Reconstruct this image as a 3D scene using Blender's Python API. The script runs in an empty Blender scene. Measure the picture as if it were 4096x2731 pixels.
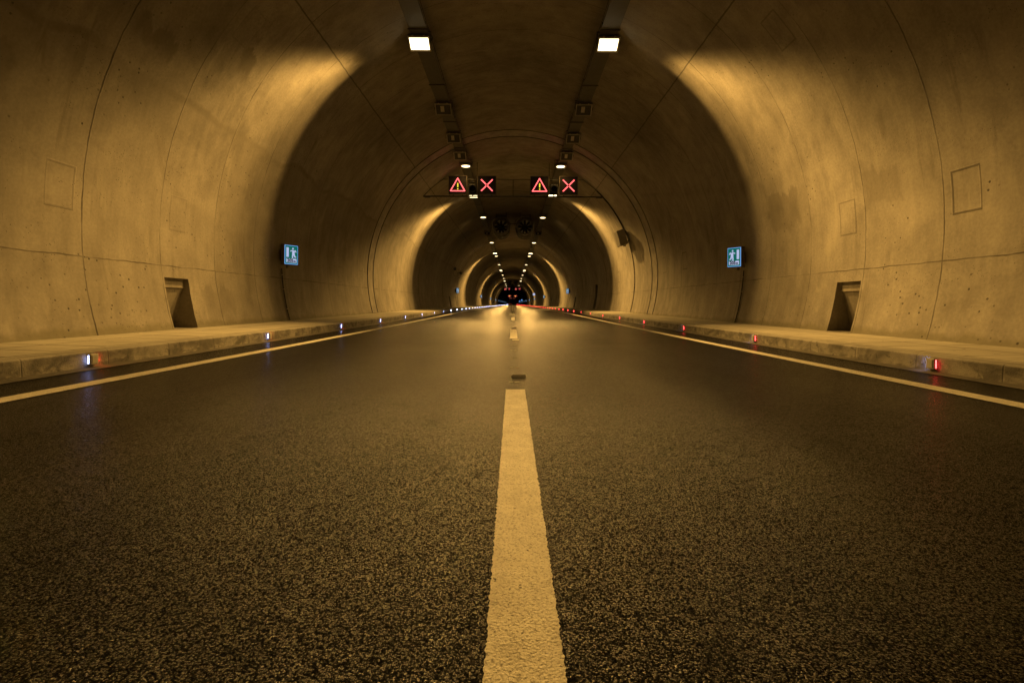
import bpy, bmesh, math, random
from mathutils import Vector, Matrix
random.seed(7)
C = bpy.data.collections.new("tunnel_scene")
bpy.context.scene.collection.children.link(C)
R_ = math.radians

# ------------------------------------------------------------------ constants
CAM_H = 0.72
RAD = 6.46            # lining radius
CZ = 2.01             # height of the lining's centre
Y0, Y1 = -40.0, 760.0
KX = 4.56             # kerb face
def prof(y):
    t = min(1.0, max(0.0, (y-6)/40.0)); return 0.15*t*t*(3-2*t)
def wall_x(z):
    return math.sqrt(max(0.01, RAD*RAD-(z-CZ)**2))

# ------------------------------------------------------------------ mesh helpers
class MB:
    def __init__(s): s.bm = bmesh.new()
    def add(s, verts, faces, M=None):
        vs = [s.bm.verts.new((M @ Vector(v)) if M else v) for v in verts]
        for f in faces:
            try: s.bm.faces.new([vs[i] for i in f])
            except ValueError: pass
        return vs
    def box(s, c, d, M=None, bev=0.0):
        x, y, z = d[0]/2, d[1]/2, d[2]/2
        b = bmesh.new()
        bmesh.ops.create_cube(b, size=1.0)
        for v in b.verts: v.co = Vector((v.co.x*d[0], v.co.y*d[1], v.co.z*d[2]))
        if bev > 0: bmesh.ops.bevel(b, geom=list(b.edges), offset=bev, segments=2, affect='EDGES', profile=0.6)
        T = Matrix.Translation(c)
        if M: T = M @ T
        b.verts.ensure_lookup_table(); b.verts.index_update()
        s.add([T @ v.co for v in b.verts], [[v.index for v in f.verts] for f in b.faces]); b.free()
    def lathe(s, prof_, axis='Z', n=24, c=(0, 0, 0), M=None, closed=False):
        vs = []; fs = []
        for (r, h) in prof_:
            for k in range(n):
                a = 2*math.pi*k/n
                if axis == 'Z': p = (r*math.cos(a), r*math.sin(a), h)
                elif axis == 'Y': p = (r*math.cos(a), h, r*math.sin(a))
                else: p = (h, r*math.cos(a), r*math.sin(a))
                vs.append((p[0]+c[0], p[1]+c[1], p[2]+c[2]))
        m = len(prof_)
        for i in range(m if closed else m-1):
            for k in range(n):
                j = (i+1) % m
                fs.append((i*n+k, i*n+(k+1) % n, j*n+(k+1) % n, j*n+k))
        s.add(vs, fs, M)
    def cyl(s, c, r, h, axis='Z', n=20, M=None):
        s.lathe([(0.0005, -h/2), (r, -h/2), (r, h/2), (0.0005, h/2)], axis, n, c, M)
    def tube(s, pts, r, n=8, M=None):
        pts = [Vector(p) for p in pts]; vs = []; fs = []
        up0 = None
        for i, p in enumerate(pts):
            t = (pts[min(i+1, len(pts)-1)]-pts[max(i-1, 0)]).normalized()
            if up0 is None or abs(up0.dot(t)) > .98:
                up0 = Vector((0, 0, 1)) if abs(t.z) < .9 else Vector((0, 1, 0))
            u = (up0 - t*up0.dot(t)).normalized(); w = t.cross(u); up0 = u
            for k in range(n):
                a = 2*math.pi*k/n; vs.append(p+u*(r*math.cos(a))+w*(r*math.sin(a)))
        for i in range(len(pts)-1):
            for k in range(n): fs.append((i*n+k, i*n+(k+1) % n, (i+1)*n+(k+1) % n, (i+1)*n+k))
        fs.append(tuple(range(n))[::-1]); fs.append(tuple((len(pts)-1)*n+k for k in range(n)))
        s.add(vs, fs, M)
    def prism(s, poly, a, b, plane='XY', M=None):
        """poly in a plane, extruded from a to b along the remaining axis"""
        def P(p, h):
            if plane == 'XY': return (p[0], p[1], h)
            if plane == 'XZ': return (p[0], h, p[1])
            return (h, p[0], p[1])
        n = len(poly)
        vs = [P(p, a) for p in poly]+[P(p, b) for p in poly]
        fs = [tuple(range(n))[::-1], tuple(range(n, 2*n))]+[(i, (i+1) % n, n+(i+1) % n, n+i) for i in range(n)]
        s.add(vs, fs, M)
    def build(s, name, m, parent=None, smooth=False, auto=None):
        bmesh.ops.recalc_face_normals(s.bm, faces=list(s.bm.faces))
        me = bpy.data.meshes.new(name); s.bm.to_mesh(me); s.bm.free()
        if m:
            for q in (m if isinstance(m, (list, tuple)) else [m]): me.materials.append(q)
        if smooth:
            for p in me.polygons: p.use_smooth = True
            if auto: me.set_sharp_from_angle(angle=R_(auto))
        o = bpy.data.objects.new(name, me); C.objects.link(o)
        if parent: o.parent = parent
        return o
def tag(o, label=None, cat=None, group=None, kind=None):
    if label: o['label'] = label
    if cat: o['category'] = cat
    if group: o['group'] = group
    if kind: o['kind'] = kind
    return o
def empty(name, loc, label, cat, group=None, rot=(0, 0, 0)):
    o = bpy.data.objects.new(name, None); o.empty_display_size = .2; C.objects.link(o)
    o.location = loc; o.rotation_euler = rot
    return tag(o, label, cat, group)
def copy_tree(o, parent=None):
    c = o.copy(); C.objects.link(c)
    if parent: c.parent = parent
    for ch in [x for x in C.objects if x.parent == o]: copy_tree(ch, c)
    return c

# ------------------------------------------------------------------ materials
class NT:
    def __init__(s, name):
        s.m = bpy.data.materials.new(name); s.m.use_nodes = True
        s.t = s.m.node_tree; s.b = s.t.nodes['Principled BSDF']
    def n(s, typ, **kw):
        q = s.t.nodes.new(typ)
        for k, v in kw.items(): setattr(q, k, v)
        return q
    def l(s, a, b): s.t.links.new(a, b)
    def put(s, sock, v):
        if isinstance(v, (int, float)): sock.default_value = v
        elif isinstance(v, (tuple, list)):
            sock.default_value = v if len(v) == len(sock.default_value) else (*v, 1)
        else: s.l(v, sock)
    def math(s, op, a, b=0.0, c=0.0, clamp=False):
        q = s.n('ShaderNodeMath', operation=op, use_clamp=clamp)
        s.put(q.inputs[0], a); s.put(q.inputs[1], b); s.put(q.inputs[2], c); return q.outputs[0]
    def mr(s, v, a, b, c=0.0, d=1.0, smooth=True):
        q = s.n('ShaderNodeMapRange', interpolation_type='SMOOTHSTEP' if smooth else 'LINEAR')
        s.put(q.inputs['Value'], v)
        for k, x in zip(('From Min', 'From Max', 'To Min', 'To Max'), (a, b, c, d)): s.put(q.inputs[k], x)
        return q.outputs['Result']
    def noise(s, vec, scale, detail=3.0, rough=.5, dist=0.0):
        q = s.n('ShaderNodeTexNoise'); s.l(vec, q.inputs['Vector'])
        q.inputs['Scale'].default_value = scale; q.inputs['Detail'].default_value = detail
        q.inputs['Roughness'].default_value = rough; q.inputs['Distortion'].default_value = dist
        return q.outputs['Fac']
    def voro(s, vec, scale, feature='F1', out='Distance', rnd=1.0):
        q = s.n('ShaderNodeTexVoronoi', feature=feature); s.l(vec, q.inputs['Vector'])
        q.inputs['Scale'].default_value = scale; q.inputs['Randomness'].default_value = rnd
        return q.outputs[out]
    def obj(s, scale=None, off=None):
        q = s.n('ShaderNodeTexCoord').outputs['Object']
        if scale or off:
            m = s.n('ShaderNodeMapping'); s.l(q, m.inputs['Vector'])
            if scale: m.inputs['Scale'].default_value = scale
            if off: m.inputs['Location'].default_value = off
            return m.outputs[0]
        return q
    def mix(s, f, a, b, blend='MIX'):
        q = s.n('ShaderNodeMix', data_type='RGBA', blend_type=blend)
        s.put(q.inputs['Factor'], f); s.put(q.inputs['A'], a); s.put(q.inputs['B'], b); return q.outputs['Result']
    def sep(s, v):
        q = s.n('ShaderNodeSeparateXYZ'); s.l(v, q.inputs[0]); return q.outputs
    def bump(s, h, dist, strength=1.0):
        q = s.n('ShaderNodeBump'); s.l(h, q.inputs['Height'])
        q.inputs['Distance'].default_value = dist; q.inputs['Strength'].default_value = strength
        s.l(q.outputs[0], s.b.inputs['Normal']); return q
    def line(s, coord, c, w, soft):
        """1 on a line of half-width w at coord==c"""
        d = s.math('ABSOLUTE', s.math('SUBTRACT', coord, c))
        return s.mr(d, w, w+soft, 1.0, 0.0)

def concrete(name, tone=(.36, .335, .29), rough=.8, lines=True):
    t = NT(name); P = t.obj()
    big = t.noise(P, .35, 4, .55); mid = t.noise(P, 1.6, 5, .6, .4); fine = t.noise(P, 22, 4, .6)
    streak = t.noise(t.obj(scale=(1.2, 2.6, .35)), 1.5, 4, .6)
    v = t.math('ADD', t.math('MULTIPLY', big, .55), t.math('MULTIPLY', mid, .45))
    v = t.math('ADD', t.math('MULTIPLY', v, .75), t.math('MULTIPLY', streak, .25))
    f = t.mr(v, .34, .68, .52, 1.38, False)
    f = t.math('MULTIPLY', f, t.mr(fine, .25, .75, .86, 1.14, False))
    col = t.mix(1.0, (*tone, 1), (1, 1, 1, 1), 'MULTIPLY')
    comb = t.n('ShaderNodeCombineXYZ')
    for k in range(3): t.l(f, comb.inputs[k])
    col = t.mix(1.0, (*tone, 1), comb.outputs[0], 'MULTIPLY')
    # dark patches of damp / removed formwork oil
    damp = t.mr(t.noise(P, .8, 5, .65, .8), .6, .72)
    col = t.mix(t.math('MULTIPLY', damp, .35), col, (tone[0]*.45, tone[1]*.42, tone[2]*.38, 1))
    drip = t.math('MULTIPLY', t.mr(t.noise(t.obj(scale=(2.2, 4.5, .22)), 1.0, 5, .65, .3), .56, .7), t.mr(t.noise(P, .5, 2, .5), .42, .6))
    col = t.mix(t.math('MULTIPLY', drip, .4), col, (tone[0]*.4, tone[1]*.38, tone[2]*.34, 1))
    pale_ = t.math('MULTIPLY', t.mr(t.noise(t.obj(scale=(1, 1.6, .5), off=(3, 7, 1)), 1.2, 4, .6, .4), .6, .72), .35)
    col = t.mix(pale_, col, (min(1, tone[0]*1.5), min(1, tone[1]*1.5), min(1, tone[2]*1.45), 1))
    # air holes in clusters
    vd = t.voro(P, 8.0); cl = t.mr(t.noise(P, .9, 3, .6), .5, .64)
    hole = t.math('MULTIPLY', t.mr(vd, .09, .17, 1.0, 0.0), cl)
    vd2 = t.voro(P, 21.0); cl2 = t.mr(t.noise(P, 1.3, 3, .6, .2), .52, .62)
    hole = t.math('MAXIMUM', hole, t.math('MULTIPLY', t.mr(vd2, .1, .2, .8, 0.0), cl2))
    hgt = t.math('SUBTRACT', t.math('MULTIPLY', fine, .15), hole)
    crack = hole
    if lines:
        uv = t.n('ShaderNodeUVMap'); uv.uv_map = 'UVMap'; U, V, _ = t.sep(uv.outputs[0])
        wob = t.math('MULTIPLY', t.math('SUBTRACT', t.noise(P, 2.2, 3, .6), .5), .05)
        Uw = t.math('ADD', U, wob); Vw = t.math('ADD', V, wob)
        # panel joints every 1.66 m and pour joints every 11.62 m
        a = t.math('PINGPONG', t.math('SUBTRACT', Uw, 7.49), .83)
        w1 = t.mr(a, .004, .013, 1.0, 0.0)
        w1 = t.math('MULTIPLY', w1, t.mr(t.noise(P, 1.1, 3, .6), .38, .58, .25, .8))
        b_ = t.math('PINGPONG', t.math('SUBTRACT', Uw, 7.49), 5.81)
        w2 = t.math('MULTIPLY', t.mr(b_, .007, .018, 1.0, 0.0), t.mr(t.noise(P, 1.7, 3, .6), .36, .62, .25, 1.0))
        h1 = t.math('MULTIPLY', t.line(Vw, -.61, .004, .012), t.mr(t.noise(P, 1.3, 3, .6), .38, .62, .2, .9))
        h2 = t.math('MULTIPLY', t.line(Vw, 5.35, .008, .018), .85)
        # shuttering windows cast into the lining
        um = t.math('FLOORED_MODULO', t.math('SUBTRACT', U, 6.88), 11.62)
        def rect(u0, u1, v0, v1, st):
            iu = t.math('MULTIPLY', t.mr(um, u0-.02, u0), t.mr(um, u1, u1+.02, 1.0, 0.0))
            iv = t.math('MULTIPLY', t.mr(V, v0-.02, v0), t.mr(V, v1, v1+.02, 1.0, 0.0))
            ou = t.math('MULTIPLY', iu, iv)
            ju = t.math('MULTIPLY', t.mr(um, u0+.01, u0+.03), t.mr(um, u1-.03, u1-.01, 1.0, 0.0))
            jv = t.math('MULTIPLY', t.mr(V, v0+.01, v0+.03), t.mr(V, v1-.03, v1-.01, 1.0, 0.0))
            return t.math('MULTIPLY', t.math('SUBTRACT', ou, t.math('MULTIPLY', ju, jv)), st), ou
        r1, i1 = rect(0.0, .46, .06, .68, .75); r2, i2 = rect(2.52, 2.97, .08, .72, .6)
        r3, i3 = rect(2.5, 2.97, 3.95, 4.65, .6)
        lf = t.mr(t.sep(P)[0], -.1, .1, .4, 1.0)
        r1 = t.math('MULTIPLY', r1, lf); r2 = t.math('MULTIPLY', r2, t.math('MULTIPLY', lf, .8)); r3 = t.math('MULTIPLY', r3, t.math('MULTIPLY', lf, .7))
        w2 = t.math('MULTIPLY', w2, t.mr(t.sep(P)[0], -.1, .1, 1.0, .7)); h1 = t.math('MULTIPLY', h1, .85)
        for q in (w1, w2, h1, h2, r1, r2, r3): crack = t.math('MAXIMUM', crack, q)
        hgt = t.math('SUBTRACT', hgt, t.math('MAXIMUM', w2, t.math('MAXIMUM', h1, t.math('MAXIMUM', r1, w1))))
        hgt = t.math('SUBTRACT', hgt, t.math('MULTIPLY', t.math('MAXIMUM', i1, t.math('MAXIMUM', i2, i3)), .4))
        # wavy cold joint, paler above
        cj = t.math('ADD', V, t.math('MULTIPLY', t.math('SUBTRACT', t.noise(t.obj(scale=(0, 1, 0)), .3, 3, .55), .5), 1.1))
        left = t.mr(t.sep(P)[0], -.1, .1, 1.0, 0.0)
        col = t.mix(t.math('MULTIPLY', left, t.mr(cj, 2.40, 2.52, .2, 0.0)), col, (tone[0]*.55, tone[1]*.52, tone[2]*.45, 1))
        band = t.math('MULTIPLY', left, t.math('MULTIPLY', t.line(cj, 2.42, .02, .09), t.mr(mid, .4, .6, .05, .4)))
        col = t.mix(band, col, (tone[0]*.4, tone[1]*.38, tone[2]*.33, 1))
        # each panel its own tint
        pn = t.math('FLOOR', t.math('DIVIDE', t.math('SUBTRACT', U, 7.49), 1.66))
        wn = t.n('ShaderNodeTexWhiteNoise', noise_dimensions='1D'); t.l(pn, wn.inputs['W'])
        col = t.mix(t.mr(wn.outputs['Value'], 0, 1, 0, .16, False), col, (tone[0]*.6, tone[1]*.58, tone[2]*.52, 1))
        # rubbed and repaired patches of their own shape, each on one side only
        for (sd_, u0, u1, v0, v1, st_) in ((1, 8.3, 9.1, .5, 1.1, .3), (-1, 9.95, 10.35, 3.5, 3.95, .6), (-1, 7.6, 8.5, 2.95, 3.25, .4),
                                           (1, 11.2, 12.4, .5, 1.35, .4), (1, 5.2, 6.3, -.9, -.3, .3), (-1, 10.3, 11.4, -1.5, -1.0, .3), (-1, 5.3, 6.2, 1.1, 1.9, .3)):
            un = t.math('ADD', U, t.math('MULTIPLY', t.math('SUBTRACT', mid, .5), .5)); vn = t.math('ADD', V, t.math('MULTIPLY', t.math('SUBTRACT', streak, .5), .9))
            pu = t.math('MULTIPLY', t.mr(un, u0-.08, u0+.04), t.mr(un, u1-.04, u1+.08, 1.0, 0.0))
            pv = t.math('MULTIPLY', t.mr(vn, v0-.1, v0+.08), t.mr(vn, v1-.04, v1+.06, 1.0, 0.0))
            ps = t.mr(t.math('MULTIPLY', t.sep(P)[0], float(sd_)), 0, .1)
            f_ = t.math('MULTIPLY', t.math('MULTIPLY', pu, pv), t.math('MULTIPLY', ps, st_))
            col = t.mix(f_, col, (tone[0]*.38, tone[1]*.36, tone[2]*.32, 1))
        # mineral dirt along the foot
        foot = t.math('ADD', V, t.math('MULTIPLY', t.noise(P, 3.0, 4, .6), .3))
        col = t.mix(t.mr(foot, -1.62, -1.5, .65, 0.0), col, (tone[0]*.5, tone[1]*.5, tone[2]*.36, 1))
    col = t.mix(t.math('MULTIPLY', crack, .8, clamp=True), col, (.045, .038, .028, 1))
    t.l(col, t.b.inputs['Base Color']); t.b.inputs['Roughness'].default_value = rough
    t.b.inputs['Specular IOR Level'].default_value = .3
    t.bump(hgt, .012, .6)
    return t.m

def simple(name, col, rough=.5, metal=0.0, var=.15, scale=6.0, bump=0.0):
    t = NT(name); P = t.obj(); nz = t.noise(P, scale, 4, .6)
    c = t.mix(t.mr(nz, .3, .7, 0, 1, False), tuple(x*(1-var) for x in col), tuple(min(1, x*(1+var)) for x in col))
    t.l(c, t.b.inputs['Base Color']); t.b.inputs['Metallic'].default_value = metal
    t.l(t.mr(nz, .3, .7, rough*.85, min(1, rough*1.2), False), t.b.inputs['Roughness'])
    if bump: t.bump(t.noise(P, scale*6, 3, .6), bump)
    return t.m

def emit(name, col, strength, sampled=False):
    t = NT(name); b = t.b
    b.inputs['Base Color'].default_value = (.02, .02, .02, 1)
    b.inputs['Emission Color'].default_value = (*col, 1); b.inputs['Emission Strength'].default_value = strength
    b.inputs['Roughness'].default_value = .3
    t.m.cycles.emission_sampling = 'AUTO' if sampled else 'NONE'
    return t.m

def asphalt():
    t = NT('asphalt'); P = t.obj()
    st = t.voro(P, 230.0, out='Color'); sd = t.voro(P, 230.0)
    s1 = t.n('ShaderNodeSeparateColor'); t.l(st, s1.inputs[0])
    fine = t.noise(P, 330, 3, .7); mid = t.noise(P, 40, 3, .6); big = t.noise(P, .5, 4, .6)
    track = t.noise(t.obj(scale=(1.3, .06, 1)), 1.0, 3, .5)
    base = t.mix(t.mr(s1.outputs[0], .1, 1.0, 0, 1, False), (.003, .0028, .0024, 1), (.013, .0118, .0098, 1))
    bigst = t.voro(P, 120.0, out='Color'); bd = t.voro(P, 120.0)
    s2 = t.n('ShaderNodeSeparateColor'); t.l(bigst, s2.inputs[0])
    pale = t.math('MULTIPLY', t.mr(s1.outputs[1], .93, .95), t.mr(sd, .3, .55, 1.0, 0.0))
    pale2 = t.math('MULTIPLY', t.mr(s2.outputs[1], .94, .96), t.mr(bd, .25, .42, 1.0, 0.0))
    pl = t.math('MAXIMUM', pale, pale2)
    base = t.mix(t.math('MULTIPLY', pl, t.mr(fine, .35, .6, .5, 1)), base, (.07, .063, .05, 1))
    k = t.math('MULTIPLY', t.mr(big, .3, .7, .7, 1.3, False), t.mr(track, .3, .7, .75, 1.25, False))
    k = t.math('MULTIPLY', k, t.mr(mid, .3, .7, .85, 1.15, False))
    Xr, Yr, _z = t.sep(P)
    scr = t.math('MULTIPLY', t.line(t.math('ADD', Xr, t.math('MULTIPLY', mid, .01)), -2.0, .003, .008), t.math('MULTIPLY', t.mr(Yr, 1.5, 1.8), t.mr(Yr, 2.25, 2.4, 1, 0)))
    base = t.mix(t.math('MULTIPLY', scr, .25), base, (.12, .11, .085, 1))
    comb = t.n('ShaderNodeCombineXYZ')
    for q in range(3): t.l(k, comb.inputs[q])
    t.l(t.mix(1.0, base, comb.outputs[0], 'MULTIPLY'), t.b.inputs['Base Color'])
    # exposed stones are glossy and each sits at its own tilt; the binder between them is dull
    sp = t.mr(s1.outputs[0], .35, .8, .03, 1.0)
    sp = t.math('MULTIPLY', sp, t.mr(sd, .35, .62, 1.0, .1))
    sp2 = t.math('MULTIPLY', t.mr(s2.outputs[1], .6, .75, 0, 1.1), t.mr(bd, .25, .45, 1.0, 0.0))
    sp = t.math('MAXIMUM', sp, sp2)
    t.l(t.math('MULTIPLY', t.math('MULTIPLY', sp, .4), t.math('MULTIPLY', t.mr(track, .32, .68, .65, 1.3, False),
        t.math('MULTIPLY', t.mr(big, .35, .65, .75, 1.2, False), t.mr(t.noise(P, 3.2, 5, .65, .5), .58, .7, 1.0, .45)))), t.b.inputs['Specular IOR Level'])
    t.l(t.mr(fine, .3, .7, .19, .30, False), t.b.inputs['Roughness'])
    h = t.math('ADD', t.math('MULTIPLY', t.mr(sd, 0, .7, 1, 0, False), .8), t.math('MULTIPLY', fine, .8))
    h = t.math('ADD', h, t.math('MULTIPLY', s1.outputs[2], .7))
    h = t.math('ADD', h, t.math('MULTIPLY', mid, .6))
    bp = t.bump(h, .002, .75)
    def vm(op, a, b):
        q = t.n('ShaderNodeVectorMath', operation=op)
        for k_, v_ in enumerate((a, b)):
            if v_ is None: continue
            if isinstance(v_, tuple): q.inputs[k_].default_value = v_
            else: t.l(v_, q.inputs[k_])
        return q.outputs[0]
    tilt = vm('MULTIPLY', vm('SUBTRACT', st, (.5, .5, .5)), (.19, .19, 0.0))
    g = t.n('ShaderNodeNewGeometry')
    t.l(vm('NORMALIZE', vm('ADD', g.outputs['Normal'], tilt), None), bp.inputs['Normal'])
    return t.m

def paint():
    t = NT('road_paint'); P = t.obj()
    a = t.noise(P, 150, 4, .7); b = t.noise(P, 7, 4, .6); c = t.voro(P, 110.0)
    col = t.mix(t.mr(b, .3, .7, 0, 1, False), (.54, .51, .42, 1), (.74, .71, .6, 1))
    pit = t.math('MULTIPLY', t.mr(a, .50, .62), .75)
    col = t.mix(pit, col, (.2, .18, .13, 1))
    wear = t.mr(t.noise(t.obj(scale=(1, .5, 1)), 5.0, 5, .7, .6), .48, .72)
    col = t.mix(t.math('MULTIPLY', wear, .45), col, (.27, .24, .18, 1))
    chip = t.mr(t.noise(P, 60, 3, .6), .66, .71)
    col = t.mix(chip, col, (.06, .055, .045, 1))
    t.l(col, t.b.inputs['Base Color']); t.b.inputs['Roughness'].default_value = .62
    t.bump(t.math('SUBTRACT', t.math('MULTIPLY', t.mr(c, 0, .6, 1, 0), .4), t.math('MULTIPLY', a, 1.2)), .004, .9)
    return t.m

def kerb_mat():
    t = NT('kerb_concrete'); P = t.obj(); X, Y, Z = t.sep(P)
    n1 = t.noise(t.obj(scale=(2, 2.2, 3.0)), 1.0, 5, .65, .6); n2 = t.noise(t.obj(scale=(3, 4.5, 9)), 1.0, 5, .6, .5); f = t.noise(P, 60, 4, .6)
    col = t.mix(t.mr(n1, .35, .65), (.13, .118, .095, 1), (.36, .335, .28, 1))
    splash = t.math('MULTIPLY', t.mr(n2, .5, .62), t.mr(Z, .02, .16, 1, .0))
    col = t.mix(t.math('MULTIPLY', splash, .75), col, (.45, .42, .34, 1))
    dark = t.mr(t.noise(t.obj(scale=(4, 6.5, 7)), 1.0, 4, .6, 1.2), .57, .68)
    col = t.mix(t.math('MULTIPLY', dark, .7), col, (.06, .052, .04, 1))
    col = t.mix(t.mr(f, .3, .7, 0, .25, False), col, (.12, .11, .09, 1))
    j = t.math('PINGPONG', t.math('ADD', Y, .35), .5)
    jl = t.mr(j, .003, .01, .4, 0)
    topc = t.math('MULTIPLY', t.mr(Z, .165, .18), .4)
    col = t.mix(topc, col, (.42, .4, .34, 1))
    col = t.mix(jl, col, (.04, .035, .028, 1))
    t.l(col, t.b.inputs['Base Color']); t.b.inputs['Roughness'].default_value = .85
    t.bump(t.math('SUBTRACT', t.math('ADD', f, n2), t.math('MULTIPLY', jl, 2)), .006, .7)
    return t.m

def walk_mat():
    t = NT('sidewalk_slabs'); P = t.obj(); X, Y, Z = t.sep(P)
    n1 = t.noise(P, 1.1, 4, .6); f = t.noise(P, 45, 4, .65); brush = t.noise(t.obj(scale=(.5, 14, 1)), 1.0, 4, .6)
    col = t.mix(t.mr(n1, .3, .7), (.42, .395, .33, 1), (.56, .53, .44, 1))
    col = t.mix(t.mr(brush, .35, .7, 0, .3), col, (.24, .22, .17, 1))
    Ax = t.math('ABSOLUTE', X)
    Yw = t.math('ADD', Y, t.math('MULTIPLY', t.math('SUBTRACT', t.noise(P, 1.2, 2, .5), .5), .06))
    j = t.math('PINGPONG', Yw, .3)
    inner = t.mr(Ax, 4.86, 4.88)
    jl = t.math('MULTIPLY', t.math('MULTIPLY', t.mr(j, .012, .026, 1, 0), inner), t.mr(t.noise(P, .8, 2, .5), .4, .56, .1, .95))
    lj = t.math('MAXIMUM', t.line(Ax, 4.87, .010, .014), t.line(Ax, 5.62, .009, .014))
    jl = t.math('MAXIMUM', jl, t.math('MULTIPLY', lj, .8))
    spot = t.mr(t.noise(P, 5.5, 4, .6), .66, .7)
    col = t.mix(t.math('MULTIPLY', t.math('MAXIMUM', jl, spot), .85), col, (.05, .043, .033, 1))
    col = t.mix(t.mr(f, .3, .7, 0, .2, False), col, (.2, .18, .14, 1))
    t.l(col, t.b.inputs['Base Color']); t.b.inputs['Roughness'].default_value = .85
    t.bump(t.math('SUBTRACT', t.math('MULTIPLY', f, .5), t.math('MULTIPLY', jl, 2)), .006, .8)
    return t.m

M = dict(
    lining=concrete('tunnel_concrete'),
    niche=concrete('niche_concrete', tone=(.3, .275, .23), lines=False),
    band=simple('joint_band_mortar', (.30, .275, .235), .38, 0, .4, 3, .012),
    joint=simple('joint_sealant', (.03, .027, .022), .7),
    asphalt=asphalt(), paint=paint(), kerb=kerb_mat(), walk=walk_mat(),
    gutter=simple('gutter_dirt', (.085, .075, .058), .9, 0, .5, 5, .006),
    galv=simple('galvanised_steel', (.36, .35, .33), .5, .6, .2, 5),
    traym=simple('tray_dull_steel', (.17, .165, .15), .65, .3, .2, 5),
    darksteel=simple('dark_steel', (.07, .067, .06), .55, .5, .2),
    housing=simple('lamp_housing_grey', (.2, .19, .17), .5, .3, .2),
    rim=simple('lamp_rim_aluminium', (.6, .57, .5), .4, .6, .1),
    glass=simple('unlit_lamp_glass', (.12, .12, .115), .15, 0, .1),
    reflector=simple('lamp_reflector', (.75, .72, .62), .4, .2, .1),
    lit=emit('lit_lamp_glass', (1.0, .80, .44), 5.0),
    litfar=emit('lit_lamp_glass_weak', (1.0, .74, .36), 6.0),
    black=simple('black_plastic', (.012, .011, .01), .5),
    vmsface=simple('display_face', (.008, .003, .0035), .7),
    vmsframe=simple('display_frame', (.16, .13, .1), .5, .4),
    led_red=emit('led_red', (1.0, .13, .13), 2.6),
    led_yellow=emit('led_yellow', (1.0, .8, .05), 1.1),
    amber=emit('amber_flash', (1.0, .5, .08), 9.0),
    fan=simple('fan_casing', (.09, .085, .075), .55, .4, .25),
    fandark=simple('fan_blade', (.02, .019, .017), .6, .2),
    cab=simple('cabinet_grey', (.3, .28, .24), .5, .2, .15),
    signbox=simple('sign_box_steel', (.19, .165, .13), .55, .2, .15),
    green=emit('sign_green', (.0, .15, .12), .8),
    white=emit('sign_white', (.62, .68, 1.0), .72),
    edgeglow=emit('sign_edge', (.2, .45, 1.0), 1.25),
    ink=simple('sign_black_print', (.01, .01, .02), .6),
    cable=simple('black_cable', (.015, .013, .011), .6),
    conduit=simple('grey_conduit', (.16, .145, .12), .6),
    clip=simple('pale_clip', (.5, .45, .36), .5),
    marker=simple('marker_body_cream', (.55, .52, .43), .5, 0, .1),
    mk_white=emit('marker_white_led', (.62, .68, 1.0), 14.0),
    mk_red=emit('marker_red_led', (1.0, .05, .04), 14.0),
    mk_white_near=emit('marker_white_led_near', (.45, .5, 1.0), 13.0, True),
    mk_red_near=emit('marker_red_led_near', (1.0, .05, .045), 15.0, True),
    mk_white_rear=emit('marker_white_led_rear', (.4, .45, 1.0), 45.0, True),
    mk_red_rear=emit('marker_red_led_rear', (1.0, .03, .02), 60.0, True),
    studlens=simple('stud_reflector', (.4, .37, .3), .3, .3, .1),
    carpaint=simple('dark_car_paint', (.03, .03, .035), .3, .4),
    tyre=simple('tyre_rubber', (.015, .015, .015), .8),
    tail=emit('tail_light', (1.0, .12, .04), 3.0),
)

# ------------------------------------------------------------------ tunnel lining with niches
# niche: side, y0, y1, top z, back x at foot, back x at head
niches = [(-1, 9.19, 9.87, 1.18, 6.70, 6.50), (1, 9.19, 9.87, 1.18, 6.70, 6.50),
          (-1, 50.6, 51.5, 1.45, 6.75, 6.55), (1, 50.6, 51.5, 1.45, 6.75, 6.55), (1, 82.5, 83.6, 1.7, 6.8, 6.6),
          (1, 38.0, 39.0, 2.25, 6.95, 6.85)]
def ang(z): return math.asin((z-CZ)/RAD)
zb = .08
def make_lining():
    ths = set([ang(zb)])
    a0 = ang(zb); n = 30
    for k in range(n+1): ths.add(round(a0+(math.pi/2-a0)*k/n, 5))
    ths.discard(round(a0, 5)); ths.add(a0)
    for nn in niches: ths.add(ang(nn[3]))
    ths = sorted(ths)
    ys = set([Y0, Y1])
    y = Y0
    while y < Y1:
        ys.add(round(y, 3)); y += 2.0 if y < 60 else 10.0
    for nn in niches: ys.add(nn[1]); ys.add(nn[2])
    ys = sorted(ys)
    bm = bmesh.new(); uvl = bm.loops.layers.uv.new('UVMap')
    for side in (-1, 1):
        V = [[bm.verts.new((side*RAD*math.cos(t), y, CZ+RAD*math.sin(t))) for t in ths] for y in ys]
        for i in range(len(ys)-1):
            for j in range(len(ths)-1):
                ym = (ys[i]+ys[i+1])/2; zm = CZ+RAD*math.sin((ths[j]+ths[j+1])/2)
                if any(nn[0] == side and nn[1] < ym < nn[2] and zm < nn[3] for nn in niches): continue
                q = [(i, j), (i+1, j), (i+1, j+1), (i, j+1)]
                if side < 0: q = q[::-1]
                f = bm.faces.new([V[a][b] for a, b in q]); f.smooth = True
                for lp, (a, b) in zip(f.loops, q): lp[uvl].uv = (ys[a], RAD*ths[b])
    bmesh.ops.remove_doubles(bm, verts=list(bm.verts), dist=1e-4)
    me = bpy.data.meshes.new('tunnel_lining'); bm.to_mesh(me); bm.free(); me.materials.append(M['lining'])
    o = bpy.data.objects.new('tunnel_lining', me); C.objects.link(o); return o
lining = make_lining()
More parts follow.
